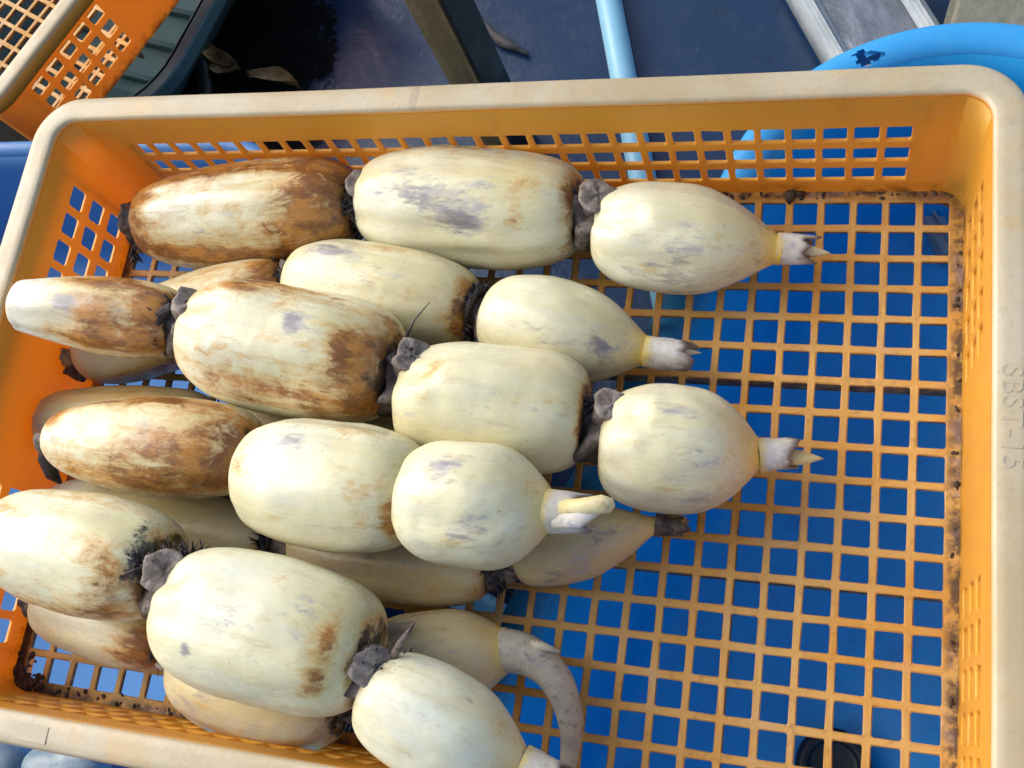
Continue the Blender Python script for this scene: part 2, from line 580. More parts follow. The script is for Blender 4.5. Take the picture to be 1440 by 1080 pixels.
M_BLACK = plastic('black_rubber', (0.008, 0.008, 0.009), (0.02, 0.02, 0.022), .45)
M_TEAL = plastic('dark_teal_plastic', (0.05, 0.115, 0.13), (0.075, 0.15, 0.16), .5, 10, 0, .5, (.13, .13, .11))

def tub(name, frame, hx, hy, r, ztop, zfloor, rimw, mat_body, mat_rim, step=0.006, rimdrop=0.02, taper=0.04, tear=None):
    """rounded tub; frame = (origin, angle)"""
    root = empty(name, (frame[0][0], frame[0][1], zfloor - .004), frame[1])
    zo = zfloor - .004
    path = rrect(hx - rimw, hy - rimw, r - rimw * .6, max(16, int(r * 1.5 / step)), step)
    # inner wall down to the floor, outer skin back up
    hz = ztop - zfloor
    prof = []
    for i in range(9):
        t = i / 8
        prof.append((-taper * t, ztop - .006 - zo - (hz - .03) * t))
    prof += [(-taper - .004, zfloor - zo + .012), (-taper - .014, zfloor - zo + .003), (-taper - .024, zfloor - zo)]
    back = [(-taper - .024, 0.0), (-taper - .010, .001), (-taper + .003, .012)]
    for i in range(8, -1, -2):
        t = i / 8
        back.append((-taper * t + .0035, ztop - .006 - zo - (hz - .03) * t))
    V, F = sweep(path, prof + back, 0.0)
    mm = len(prof + back)
    li = len(prof) - 1
    n = len(path)
    F.append(tuple(i * mm + li for i in range(n)))
    F.append(tuple(i * mm + li + 1 for i in range(n))[::-1])
    link('tub_body', mesh('tub', V, F), mat_body, root)
    # rolled rim
    pr = []
    w = rimw
    for i in range(29):
        a = R(180 - 180 * i / 28)
        pr.append((w / 2 + w / 2 * math.cos(a), ztop - zo - .008 + .008 * math.sin(a)))
    pr += [(w + .001, ztop - zo - rimdrop), (w - .002, ztop - zo - rimdrop), (w - .0022, ztop - zo - .009)]
    for i in range(1, 14, 2):
        a = R(180 * i / 14)
        pr.append((w / 2 + (w / 2 - .0025) * math.cos(a), ztop - zo - .0095 + .006 * math.sin(a)))
    pr += [(.001, ztop - zo - .0095)]
    V, F = sweep(path, pr, 0.0012)
    if tear:
        c = Matrix.Rotation(-frame[1], 3, 'Z') @ (Vector((tear[0], tear[1], 0)) - Vector((frame[0][0], frame[0][1], 0)))
        ca = tear[4]
        F2 = []
        for f_ in F:
            p = sum((Vector(V[i]) for i in f_), Vector()) / len(f_) - c
            u = (p.x * math.cos(ca) + p.y * math.sin(ca)) / tear[2]
            v = (-p.x * math.sin(ca) + p.y * math.cos(ca)) / tear[3]
            an = math.atan2(v, u)
            if math.hypot(u, v) > 1 + .24 * math.sin(3 * an + 1) + .12 * math.sin(7 * an) + .06 * math.sin(13 * an + 2): F2.append(f_)
        F = F2
    link('tub_rim', mesh('tubrim', V, F), mat_rim, root)
    return root

TZ = -0.0164
ang = math.atan2(-0.34, 0.94)              # local x along t-axis
def st(s, t): return (0.34 * s + 0.94 * t, 0.94 * s - 0.34 * t)
tear_p = onz(1220, 79, TZ)
smax, tmin = 0.388, 0.060
hx_, hy_ = 0.175, 0.355
tub1 = tub('plastic_tub', (st(smax - hy_, tmin + hx_), ang), hx_, hy_, 0.135, TZ, -0.20, 0.024, M_TUB, M_TUBRIM, 0.002, 0.028, 0.03,
           tear=(tear_p.x, tear_p.y, 0.0080, 0.0052, R(22)))
tag(tub1, 'deep bright blue tub with a torn rolled rim, under the open end of the crate', 'tub')
tub2 = tub('plastic_tub', ((-0.445, -0.155), 0.0), 0.285, 0.390, 0.07, TZ, -0.17, 0.014, M_TUB2, M_TUB2, 0.01, 0.02, 0.02)
tag(tub2, 'sky blue tub under the stacked end of the crate', 'tub')

# ------------------------------------------------------------------ lotus roots
def mat_root():
    mt, nt, b = new_mat('lotus_root_skin')
    k = NB(nt)
    st_ = k.coord((0.30, 1, 1))                     # streaks run along the segment
    cre = k.mix(k.sstep(k.noise(22, 5, .6, st_), .34, .68), (0.645, 0.575, 0.300), (0.755, 0.72, 0.495))
    cre = k.mix(k.sstep(k.noise(48, 6, .68), .46, .74, 0, .45), cre, (0.60, 0.50, 0.24))
    cre = k.mix(k.sstep(k.noise(34, 6, .66, k.coord((.35, 1, 1), loc=(4, 2, 9))), .50, .72, 0, .42), cre, (0.52, 0.475, 0.46))
    cre = k.mix(k.sstep(k.noise(150, 5, .7, k.coord((.10, 1, 1), loc=(1, 7, 3))), .54, .70, 0, .42), cre, (0.46, 0.34, 0.19))
    pale = k.attr('pale')
    c = k.mix(k.math('MULTIPLY', pale, k.sstep(k.noise(50, 6, .66, st_), .28, .66, 0, .9)), cre, (0.78, 0.80, 0.68))
    tan = k.attr('tan')
    c = k.mix(k.math('MULTIPLY', tan, k.sstep(k.noise(40, 5, .6, st_), .2, .7, .55, 1)), c, (0.47, 0.325, 0.135))
    c = k.mix(k.attr('yellow'), c, (0.74, 0.49, 0.07))
    # grey lilac scuffs
    g = k.math('ADD', k.attr('grey'), k.math('MULTIPLY', k.math('SUBTRACT', k.noise(105, 6, .78, k.coord((0.36, 1, 1), rot=(0, .1, .15))), .5), 4.2))
    c = k.mix(k.sstep(g, .30, 1.15, 0, .85), c, (0.365, 0.34, 0.345))
    g2 = k.math('ADD', k.math('MULTIPLY', k.attr('grey'), .45), k.noise(260, 4, .65, k.coord((0.25, 1, 1), rot=(0, .2, .5))))
    c = k.mix(k.sstep(g2, .70, .95, 0, .65), c, (0.17, 0.15, 0.17))
    # rust brown: ochre halo, then a dark mottled core
    nb = k.math('ADD', k.math('MULTIPLY', k.noise(85, 7, .80, k.coord((0.6, 1, 1)), .6), .6), k.math('MULTIPLY', k.noise(120, 5, .7, k.coord((0.10, 1, 1), loc=(5, 3, 1))), .4))
    br = k.math('ADD', k.attr('brown'), k.math('MULTIPLY', k.math('SUBTRACT', nb, .5), 5.0))
    c = k.mix(k.sstep(br, .15, .80, 0, .70), c, (0.58, 0.35, 0.105))
    bc = k.mix(k.sstep(k.noise(80, 7, .75, k.coord((.5, 1, 1), loc=(2, 5, 1))), .42, .60), (0.19, 0.060, 0.010), (0.47, 0.195, 0.03))
    c = k.mix(k.sstep(br, .62, 1.25, 0, .93), c, bc)
    dk = k.math('ADD', k.attr('dark'), k.math('MULTIPLY', k.math('SUBTRACT', k.noise(90, 7, .78, k.coord((.5, 1, 1))), .5), 3.6))
    c = k.mix(k.sstep(dk, .50, 1.0, 0, .95), c, (0.028, 0.018, 0.014))
    # specks
    sp = k.sstep(k.noise(330, 4, .65), .66, .74, 0, .55)
    c = k.mix(sp, c, (0.20, 0.13, 0.07))
    k.l(c, b.inputs['Base Color'])
    k.l(k.sstep(k.noise(45, 5, .6),  .3, .7, .22, .44), b.inputs['Roughness'])
    b.inputs['Specular IOR Level'].default_value = .5
    h = k.math('ADD', k.noise(240, 6, .6, k.coord((.4, 1, 1))), k.math('MULTIPLY', k.noise(45, 4, .5, st_), 1.5))
    k.bump(h, b, .26, .0014)
    return mt
M_ROOT = mat_root()

def simple(name, c1, c2, scale, rough=.6, bump=.4, bs=150, c3=None):
    mt, nt, b = new_mat(name); k = NB(nt)
    c = k.mix(k.sstep(k.noise(scale, 6, .68), .36, .66), c1, c2)
    if c3: c = k.mix(k.sstep(k.noise(scale * 2.3, 5, .7, k.coord(loc=(3, 1, 2))), .52, .66, 0, .85), c, c3)
    k.l(c, b.inputs['Base Color']); b.inputs['Roughness'].default_value = rough
    k.bump(k.noise(bs, 6, .65), b, bump, .002)
    return mt
M_NODE = simple('node_skin', (0.06, 0.042, 0.030), (0.21, 0.165, 0.135), 110, .6, .6, 240, (0.035, 0.026, 0.024))
M_SCAR = simple('stem_scar_skin', (0.15, 0.115, 0.09), (0.30, 0.25, 0.215), 130, .6, .6, 280, (0.10, 0.075, 0.06))
M_HAIR = simple('rootlet_fibre', (0.012, 0.010, 0.010), (0.05, 0.04, 0.045), 200, .5, .2)
M_SHEATH = simple('papery_sheath', (0.50, 0.46, 0.36), (0.62, 0.60, 0.57), 60, .5, .3, 220, (0.36, 0.33, 0.36))
nt = M_SHEATH.node_tree; k = NB(nt)
pb_ = nt.nodes['Principled BSDF']
old = pb_.inputs['Base Color'].links[0].from_socket
al = k.math('ADD', k.attr('along'), k.math('MULTIPLY', k.math('SUBTRACT', k.noise(160, 5, .7), .5), .5))
k.l(k.mix(k.sstep(al, -.05, .30), (0.70, 0.52, 0.15), k.mix(k.sstep(al, .62, 1.05), old, (.20, .165, .15))), pb_.inputs['Base Color'])
M_SHOOT = simple('grey_shoot_skin', (0.50, 0.46, 0.34), (0.36, 0.33, 0.29), 70, .45, .3, 160, (0.22, 0.19, 0.19))
M_BUD = simple('pale_bud', (0.60, 0.51, 0.24), (0.70, 0.63, 0.40), 60, .45, .25, 150, (.40, .30, .14))
M_BUDT = simple('withered_bud', (0.20, 0.15, 0.08), (0.45, 0.34, 0.14), 120, .6, .5, 200, (.05, .035, .04))

def frame_for(A, B):
    """x along the segment, z towards the camera, y towards the lower side of the picture"""
    x = (B - A).normalized()
    c = (CAM - (A + B) / 2).normalized()
    z = (c - x * c.dot(x)).normalized()
    y = z.cross(x)
    if y.dot(AY) < 0:
        y = -y
    # right-handed frame for the object: (x, y', z) ; keep sign of y for stain angles
    yo = z.cross(x)
    sgn = 1 if y.dot(yo) > 0 else -1
    return x, yo, z, sgn

def smooth01(a, b, x):
    t = max(0, min(1, (x - a) / (b - a))); return t * t * (3 - 2 * t)

GAIN = {'brown': 1.28, 'grey': 1.25, 'dark': 1.2}
KINDS = ('brown', 'dark', 'grey', 'yellow', 'pale', 'tan')
def segment(root, A, B, r, p, seed):
    """one swollen root segment from A to B"""
    x, y, z, sgn = frame_for(A, B)
    L = (B - A).length
    NT, NA = 84, 72
    e0, e1 = p.get('e0', .34) * .9, p.get('e1', .34) * (.9 if not p.get('tip') else .93)          # end radius fractions
    n0, n1 = min(p.get('cap', 2.9), p.get('n0', 2.5)), min(2.9, p.get('n1', 2.5))          # shoulder squareness
    pk = p.get('peak', .5)
    ell = p.get('ell', 1.0)
    bow = p.get('bow', 0.0)
    dimp = p.get('dimple', (.10, .10))
    grooves = p.get('grooves', [])
    blobs = p.get('stain', [])
    tip = p.get('tip', False)
    rnd = random.Random(seed)
    ph = [rnd.uniform(0, 6.28) for _ in range(8)]
    grooves = list(grooves) + [(rnd.uniform(-80, 80), rnd.uniform(.016, .038), rnd.uniform(8, 16), rnd.uniform(-.1, .3), rnd.uniform(.6, 1.1)) for _ in range(3)]
    blobs = list(blobs)
    if not tip:
        blobs += [('brown', 1.0, 0, .035, 400, .55), ('dark', 1.0, 0, .014, 400, .75)]
    blobs += [('brown', 0.0, 0, .02, 400, .5), ('dark', 0.0, 0, .008, 400, .6)]
    V, F = [], []
    A_ = {k_: [] for k_ in KINDS}
    for i in range(NT + 1):
        # denser towards the ends
        u = i / NT
        t = .5 - .5 * math.cos(math.pi * u)
        if t < pk:
            s = (pk - t) / pk; base = (1 - s ** n0) ** (1 / n0 if n0 > 2 else .5); e = e0
        else:
            s = (t - pk) / (1 - pk)
            if tip:
                base = (1 - min(1, s / .95) ** (p.get('tn', 2.0) + .5)) ** (p.get('tm', .85) + .42); e = e1
            else:
                base = (1 - s ** n1) ** (1 / n1 if n1 > 2 else .5); e = e1
        rr = r * (e + (1 - e) * base)
        if p.get('frustum') and t < pk:
            rr = r * (.62 + .38 * (1 - s ** 1.5)) * min(1.0, .30 + .70 * (t / .055) ** .5)
        ax_off = 0.0
        xx = t * L
        for j in range(NA):
            an = 2 * math.pi * j / NA
            # angle 0 faces the camera, + towards lower picture side
            phi = an
            f = 1.0
            f += .016 * math.cos(2 * an + ph[0] + 2 * t) + .012 * math.cos(3 * an + ph[1] - 3 * t)
            q3 = Vector((t * 2.6 + seed * 7.1, math.cos(an) * 1.1, math.sin(an) * 1.1))
            f += .050 * mn.noise(q3) + .018 * mn.noise(q3 * 2.3) + .006 * mn.noise(q3 * 6)
            deg = math.degrees((an + math.pi) % (2 * math.pi) - math.pi)
            for (g0, dep, wid, t0, t1) in grooves:
                dd = (deg - g0 + 180) % 360 - 180
                w = smooth01(t0 - .08, t0 + .06, t) * (1 - smooth01(t1 - .06, t1 + .08, t))
                f -= dep * w * math.exp(-(dd / wid) ** 2)
                f += dep * .45 * w * math.exp(-((dd - wid * 1.9) / wid) ** 2)
            ra = rr * f
            yy = math.sin(an) * ra * sgn * ell
            zz = math.cos(an) * ra + bow * r * 4 * t * (1 - t)
            # shoulders bulge past the neck: push ring ends in
            V.append((xx + L * dimp[0] * 0, yy, zz))
            for k_ in KINDS:
                val = 0.0
                for (kind, bt, bp, rt, rp, stg) in blobs:
                    if kind != k_: continue
                    dd = (deg - bp + 180) % 360 - 180
                    q = ((t - bt) / rt) ** 2 + (dd / rp) ** 2
                    if q < 9: val += stg * GAIN.get(kind, 1) * math.exp(-q)
                A_[k_].append(min(1.4, val))
    for i in range(NT):
        for j in range(NA):
            j2 = (j + 1) % NA
            F.append((i * NA + j, (i + 1) * NA + j, (i + 1) * NA + j2, i * NA + j2))
    F.append(tuple(range(NA)))
    F.append(tuple(range(NT * NA, (NT + 1) * NA))[::-1])
    if sgn < 0: F = [f_[::-1] for f_ in F]
    F = [f_[::-1] for f_ in F]
    me = mesh('segment', V, F)
    for k_ in KINDS:
        at = me.attributes.new(k_, 'FLOAT', 'POINT')
        at.data.foreach_set('value', A_[k_])
    mw = Matrix((x, y, z)).transposed().to_4x4(); mw.translation = A
    o = link('segment', me, M_ROOT, root)
    o.matrix_world = mw
    o.matrix_parent_inverse = Matrix.Translation(root.location).inverted()
    return o

def adopt(o, root):
    o.parent = root
    o.matrix_parent_inverse = Matrix.Translation(root.location).inverted()
    return o

def rootlets(root, pts, n, seed, ln=(.004, .011), rad=.0006, direc=None):
    """short black fibres: pts = list of (point, outward dir)"""
    rnd = random.Random(seed)
    V, F = [], []
    for _ in range(n):
        p, d = rnd.choice(pts)
        d = (d + Vector((rnd.uniform(-.6, .6), rnd.uniform(-.6, .6), rnd.uniform(-.3, .6)))).normalized()
        l = rnd.uniform(*ln)
        side = Vector((rnd.uniform(-1, 1), rnd.uniform(-1, 1), rnd.uniform(-1, 1))) * l * .3
        path = [p, p + d * l * .4 + side * .2, p + d * l * .75 + side * .6, p + d * l + side]
        rr = rad * rnd.uniform(.6, 1.5)
        v, f = tube_verts(path, [rr, rr * .9, rr * .6, rr * .15], 5)
        o = len(V); V += v; F += [tuple(i + o for i in q) for q in f]
    ob = link('rootlets', mesh('rootlets', V, F), M_HAIR)
    ob['kind'] = 'stuff'
    return adopt(ob, root)

def lumpy(name, mat, root, P, D, r, l, seed, amp=.18, n=22, prof=None):
    """a knobbly stump of radius r along D from P"""
    D = D.normalized()
    e1 = D.cross(Vector((0, 0, 1)))
    if e1.length < .05: e1 = D.cross(Vector((0, 1, 0)))
    e1.normalize(); e2 = D.cross(e1)
    prof = prof or [(0, .0), (0, .75), (.12, .98), (.35, .92), (.6, .86), (.8, .94), (.93, .99), (1.0, .84), (1.02, .45), (1.0, 0)]
    V, F = [], []
    for (h, q) in prof:
        for k_ in range(n):
            a = 2 * math.pi * k_ / n
            d = e1 * math.cos(a) + e2 * math.sin(a)
            w = 1 + amp * mn.fractal(Vector((d.x * 1.7 + seed * 3.3, d.y * 1.7 + h * 2.2, d.z * 1.7)), 1.0, 2.0, 3)
            V.append(P + D * (h * l * (1 + .4 * amp * mn.noise(d * 2 + Vector((seed, 0, 0))))) + d * (r * q * w))
    mrow = len(prof)
    for i in range(mrow - 1):
        for k_ in range(n):
            k2 = (k_ + 1) % n
            F.append((i * n + k_, i * n + k2, (i + 1) * n + k2, (i + 1) * n + k_))
    o = link(name, mesh(name, V, F), mat)
    return adopt(o, root)

def joint(root, A, B, r, seed, scar=True, hairs=30, scar_dir=None, scar_r=.0095, scar_l=.010, scar_off=None, dots=False, hl=(.003, .009)):
    """the constricted node between two segments, with a cut stem scar and black rootlets"""
    d = B - A
    D = d.normalized()
    lumpy('collar', M_HAIR, root, A - D * .002, D, r * 1.22, .0055, seed + 3, .42, 26)
    lumpy('node', M_NODE, root, A - D * .005, D, r * 1.12, d.length + .010, seed, .28,
          prof=[(0, .0), (0, .9), (.15, 1.05), (.3, .95), (.45, .78), (.6, .75), (.75, .9), (.9, 1.0), (1.0, .9), (1.0, 0)])
    mid = (A + B) / 2
    c = (CAM - mid).normalized()
    if scar:
        sd = scar_dir or (c * .8 - AY * .35 + AX * .15)
        sd = (sd - D * sd.dot(D) * .5).normalized()
        base = mid + (scar_off or Vector())
        s = lumpy('stem_scar', M_SCAR, root, base, sd, scar_r, r + scar_l, seed + 5, .26,
                  prof=[(0, .9), (.5, .92), (.75, .95), (.9, 1.0), (.97, .96), (1.0, .86), (.985, .55), (.97, .25), (.975, 0)])
        if dots:
            e1 = sd.cross(D).normalized(); e2 = sd.cross(e1)
            V, F = [], []
            rnd = random.Random(seed)
            for q in range(5):
                cc_ = base + sd * (r + scar_l) * .985 + (e1 * rnd.uniform(-.5, .5) + e2 * rnd.uniform(-.5, .5)) * scar_r
                v, f = tube_verts([cc_ - sd * .001, cc_ + sd * .0004], [.0008, .0006], 7)
                o = len(V); V += v; F += [tuple(i + o for i in w) for w in f]
            pr_ = link('pore', mesh('pore', V, F), M_HAIR)
            adopt(pr_, root)
    if hairs:
        pts = []
        e1 = D.cross(c).normalized(); e2 = e1.cross(D)
        for q in range(40):
            a = 2 * math.pi * q / 40
            dd = e1 * math.cos(a) + e2 * math.sin(a)
            if dd.dot(c) < -.45: continue
            pts.append((A + D * .002 + dd * r * 1.12, dd * .7 + D * .25))
            pts.append((A - D * .001 + dd * r * 1.2, dd * .5 - D * .9))
        rootlets(root, pts, int(hairs * 2.2), seed, hl)

def sheath(root, P, Q, r0, r1, tipP=None, bud_r=.004, seed=0, torn=.5, mat=None, budmat=None, neck=True):
    """papery torn sheath from P to Q with a pointed bud poking out to tipP"""
    D = (Q - P).normalized(); l = (Q - P).length
    e1 = D.cross(Vector((0, 0, 1))).normalized(); e2 = D.cross(e1)
    n = 28
    V, F = [], []
    rows = [0, .1, .25, .45, .65, .82, 1.0]
    rnd = random.Random(seed)
    jag = [rnd.uniform(-1, 1) for _ in range(n)]
    def ring(h, q, inner):
        for k_ in range(n):
            a = 2 * math.pi * k_ / n
            d = e1 * math.cos(a) + e2 * math.sin(a)
            tear = torn * (.5 * math.sin(2 * a + seed) + .28 * math.sin(5 * a + 2 * seed) + .3 * jag[k_])
            hh = h * (1 + tear * .5 * max(0, h - .35))
            w = 1 + .10 * mn.noise(d * 2.5 + Vector((h * 2, seed, 0)))
            V.append(P + D * (l * hh) + d * ((r0 + (r1 - r0) * h) * w * q))
    for h in rows: ring(h, 1.0, 0)
    for h in rows[::-1]: ring(h, .86, 1)
    mrow = len(rows) * 2
    for i in range(mrow - 1):
        for k_ in range(n):
            k2 = (k_ + 1) % n
            F.append((i * n + k_, i * n + k2, (i + 1) * n + k2, (i + 1) * n + k_))
    sm_ = mesh('sheath', V, F)
    hs_ = [h for h in rows + rows[::-1] for _ in range(n)]
    sm_.attributes.new('along', 'FLOAT', 'POINT').data.foreach_set('value', hs_)
    s = adopt(link('bud_sheath', sm_, mat or M_SHEATH), root)
    if tipP is not None:
        d = tipP - P
        path, rad = [], []
        for i in range(11):
            t = i / 10
            path.append(P + d * t); rad.append(bud_r * (1.0 if t < .55 else max(.06, (1 - ((t - .55) / .45) ** 1.6))))
        v, f = tube_verts(path, rad, 16)
        adopt(link('bud', mesh('bud', v, f), budmat or M_BUD), root)
    return s

def rad(hw, A, B):
    return hw * depth((A + B) / 2) / FPX

def make_root(label, segs, zs, params, seed):
    A0 = onz(segs[0][0], segs[0][1], zs[0])
    root = empty('lotus_root', (A0.x, A0.y, 0.0))
    tag(root, label, 'lotus root', 'lotus roots in the crate')
    ends = []
    for k_, (x0, y0, x1, y1, hw) in enumerate(segs):
        za, zb = zs[k_], zs[k_ + 1]
        A, B = onz(x0, y0, za), onz(x1, y1, zb)
        r = rad(hw, A, B)
        o = segment(root, A, B, r, params[k_], seed * 10 + k_)
        ends.append((A, B, r))
    return root, ends

def P3(u, v, z): return onz(u, v, z)

# --- A: long root along the far wall
rA, e = make_root('straight three-segment root lying along the far wall, rusty first segment',
    [(203, 314, 502, 290, 75), (514, 284, 817, 300, 83), (838, 324, 1100, 351, 77)], [.0335, .0362, .0350, .0287],
    [dict(e0=.42, n0=2.4, n1=3.2, peak=.6, grooves=[(-38, .05, 9, .05, .8)],
          stain=[('brown', .5, 0, 1.0, 900, .22), ('brown', .96, 0, .13, 200, 1.0), ('brown', .45, -75, .5, 26, .85), ('brown', .6, 55, .35, 22, .85), ('brown', .25, 38, .25, 20, .55), ('brown', .06, -20, .08, 90, .7), ('brown', .9, 30, .25, 60, .6), ('pale', .4, -18, .45, 26, 1), ('grey', .42, 12, .12, 12, .35), ('brown', .25, -60, .2, 25, .5)]),
     dict(e0=.40, n0=2.6, n1=3.6, grooves=[(-42, .035, 10, .0, .75), (48, .03, 12, .1, .7)],
          stain=[('grey', .35, -12, .28, 24, .62), ('grey', .56, 14, .12, 14, .7), ('brown', .8, -28, .1, 12, .5), ('brown', .78, 5, .05, 18, .5), ('brown', .5, -82, .4, 16, .5), ('brown', .98, -40, .04, 50, .6), ('pale', .15, 20, .2, 40, .9), ('tan', .6, 80, .5, 30, .4)]),
     dict(e0=.42, n0=2.3, tip=True, e1=.30, peak=.40, tn=2.0, tm=.85, grooves=[(-22, .11, 13, -.1, .28)],
          stain=[('grey', .45, 35, .22, 30, .52), ('grey', .55, -10, .1, 20, .35), ('grey', .9, 40, .08, 40, .4), ('yellow', .99, 0, .09, 200, 1), ('pale', .15, 0, .18, 60, 1)])], 1)
(a0, b0, r0), (a1, b1, r1), (a2, b2, r2) = e
joint(rA, b0, a1, .0145, 11, hairs=50, scar_r=.0095, scar_l=.007, scar_off=-AY * .006)
joint(rA, b1, a2, .0150, 12, hairs=40, scar_r=.0105, scar_l=.006, scar_off=AX * .003 - AY * .005)
lumpy('node', M_NODE, rA, a0 + (b0 - a0).normalized() * .006, (a0 - b0).normalized() - AY * .1, .0125, .019, 13, .3)
rootlets(rA, [(a0 + (a0 - b0).normalized() * .008 + AY * q * .001, AY + AX * .4) for q in range(4, 22)], 40, 14, (.004, .012), .0009)
sheath(rA, P3(1092, 349, .029), P3(1140, 352, .028), .0092, .0080, P3(1168, 356, .027), .0036, 1, 1.0)

# --- B: under C
rB, e = make_root('three-segment root with a plump pale tip, tucked half under the long four-segment root',
    [(118, 502, 405, 400, 62), (413, 392, 667, 438, 71), (682, 443, 914, 496, 75)], [.0255, .0340, .0346, .0275],
    [dict(e0=.4, stain=[('brown', .7, -50, .3, 30, .55), ('brown', .5, 55, .5, 25, .8), ('tan', .4, 60, .8, 60, .6), ('brown', .97, -60, .08, 80, .9), ('grey', .6, -30, .15, 20, .4), ('tan', .5, 90, .6, 40, .5)]),
     dict(e0=.36, n1=2.5, stain=[('grey', .28, -42, .16, 15, .75), ('grey', .55, -20, .15, 14, .4), ('brown', .5, -62, .2, 14, .55), ('brown', .99, 10, .06, 80, .95), ('brown', .55, 40, .25, 30, .45), ('tan', .9, 30, .2, 80, .5), ('tan', .6, 75, .5, 30, .5)]),
     dict(e0=.36, n0=2.3, tip=True, e1=.30, peak=.40, tn=2.0, tm=.9, stain=[('grey', .75, 5, .07, 14, .75), ('grey', .4, 10, .2, 30, .35), ('grey', .8, 30, .1, 20, .35), ('yellow', .99, 0, .08, 200, 1), ('tan', .6, 75, .5, 28, .4), ('pale', .2, -10, .2, 50, .8)])], 2)
(a0, b0, r0), (a1, b1, r1), (a2, b2, r2) = e
joint(rB, b0, a1, .012, 21, scar=False, hairs=10)
joint(rB, b1, a2, .0125, 22, scar=False, hairs=40, hl=(.003, .007))
lumpy('node', M_NODE, rB, a0 + (b0 - a0).normalized() * .004, (a0 - b0).normalized() + AY * .7, .0085, .017, 23, .35)
lumpy('side_bud', M_BUDT, rB, P3(118, 500, .033), (AX * -1 + AY * .1), .006, .014, 24, .3)
sheath(rB, P3(906, 494, .029), P3(968, 502, .026), .0090, .0086, P3(986, 496, .025), .0030, 3, .8)

# --- D: under C and E
rD, e = make_root('tan-brown root mostly buried beneath two others near the short wall',
    [(66, 598, 300, 598, 56), (312, 600, 580, 642, 60)], [.034, .0285, .0240],
    [dict(e0=.5, n0=3.2, stain=[('tan', .5, -40, .8, 200, 1.0), ('brown', .5, -60, .4, 40, .6), ('grey', .05, -20, .15, 60, .5)]),
     dict(stain=[('tan', .5, -40, .8, 120, .6), ('brown', .2, -60, .3, 30, .5)])], 3)
(a0, b0, r0), (a1, b1, r1) = e
joint(rD, b0, a1, .011, 31, scar=False, hairs=12)
lumpy('node', M_NODE, rD, b1 - AX * .004, (b1 - a1), .011, .014, 32, .25)

# --- F: bottom root, three segments, dark tip
rF, e = make_root('slender dull root at the very bottom, its dark tip poking out beyond the pile',
    [(70, 712, 385, 765, 54), (412, 772, 690, 804, 58), (722, 785, 928, 736, 53)], [.0238, .0245, .0228, .0190],
    [dict(n0=2.4, stain=[('grey', .35, -30, .3, 60, .25), ('brown', .4, -55, .2, 20, .7), ('pale', .1, -30, .15, 70, .8), ('tan', .8, -20, .3, 80, .45)]),
     dict(stain=[('tan', .5, 20, .8, 200, .8), ('grey', .5, 0, .4, 50, .38), ('brown', .9, 50, .2, 60, .4)]),
     dict(e0=.4, n0=2.4, tip=True, e1=.24, peak=.36, tn=1.8, tm=.9, stain=[('tan', .4, 30, .8, 200, .8), ('grey', .65, -10, .18, 30, .5), ('grey', .35, 40, .25, 30, .45), ('yellow', .97, 0, .06, 200, .6)])], 4)
(a0, b0, r0), (a1, b1, r1), (a2, b2, r2) = e
joint(rF, b0, a1, .011, 41, hairs=30, scar=False)
joint(rF, b1, a2, .010, 42, hairs=14, scar_r=.0045, scar_l=.001, scar_dir=(AX * .6 + AY * .3 - AZ * .5))
lumpy('node', M_NODE, rF, a0, (a0 - b0).normalized(), .009, .008, 44, .3)
sheath(rF, P3(922, 737, .0190), P3(962, 741, .018), .0058, .0056, P3(966, 728, .019), .0038, 4, .9, M_NODE, M_BUDT)

# --- H: bottom root below G, with a long curved shoot
rH, e = make_root('beige root under the biggest one, ending in a long curved grey shoot',
    [(60, 848, 240, 905, 52), (256, 928, 485, 990, 84), (515, 940, 716, 914, 70)], [.0230, .0330, .0330, .0262],
    [dict(stain=[('brown', .85, 40, .12, 60, .9), ('brown', .97, 20, .06, 100, 1), ('tan', .5, 60, .6, 40, .4)]),
     dict(stain=[('tan', .5, 70, .8, 50, .5), ('grey', .3, 50, .2, 30, .4)]),
     dict(e0=.4, tip=True, e1=.47, peak=.45, tn=2.1, tm=.8, stain=[('tan', .4, 0, .8, 200, .65), ('grey', .2, -40, .2, 40, .6), ('grey', .5, -30, .3, 40, .3), ('yellow', .98, -10, .08, 200, .65)])], 5)
(a0, b0, r0), (a1, b1, r1), (a2, b2, r2) = e
joint(rH, b0, a1, .011, 51, hairs=24, scar_r=.007, scar_l=.001, scar_dir=(AY * .8 - AZ * .4))
joint(rH, b1, a2, .012, 52, hairs=16, scar=False)
lumpy('node', M_NODE, rH, a0, (a0 - b0).normalized(), .010, .010, 53, .3)
shp = [(706, 914, .0270), (735, 919, .0275), (762, 934, .0265), (783, 958, .024), (797, 990, .020), (803, 1022, .0155), (802, 1052, .0115), (797, 1085, .0085)]
path = []
pp = [P3(*q) for q in shp]
for i in range(len(pp) - 1):
    for q in range(4):
        t = q / 4
        p0, p1, p2, p3 = pp[max(0, i - 1)], pp[i], pp[i + 1], pp[min(len(pp) - 1, i + 2)]
        path.append(.5 * ((2 * p1) + (p2 - p0) * t + (2 * p0 - 5 * p1 + 4 * p2 - p3) * t * t + (3 * p1 - p0 - 3 * p2 + p3) * t ** 3))
path.append(pp[-1])
rl = []
for i in range(len(path)):
    t = i / (len(path) - 1)
    rl.append((.0080 * (1 - t) ** 1.0 + .0040) * (1 + .03 * mn.noise(Vector((i * .35, 1, 2)))) if t < .97 else .003)
v, f = tube_verts(path, rl, 18)
adopt(link('shoot', mesh('shoot', v, f), M_SHOOT), rH)
v, f = tube_verts([P3(748, 908, .033), P3(765, 910, .034), P3(788, 917, .034)], [.0036, .0026, .0006], 12)
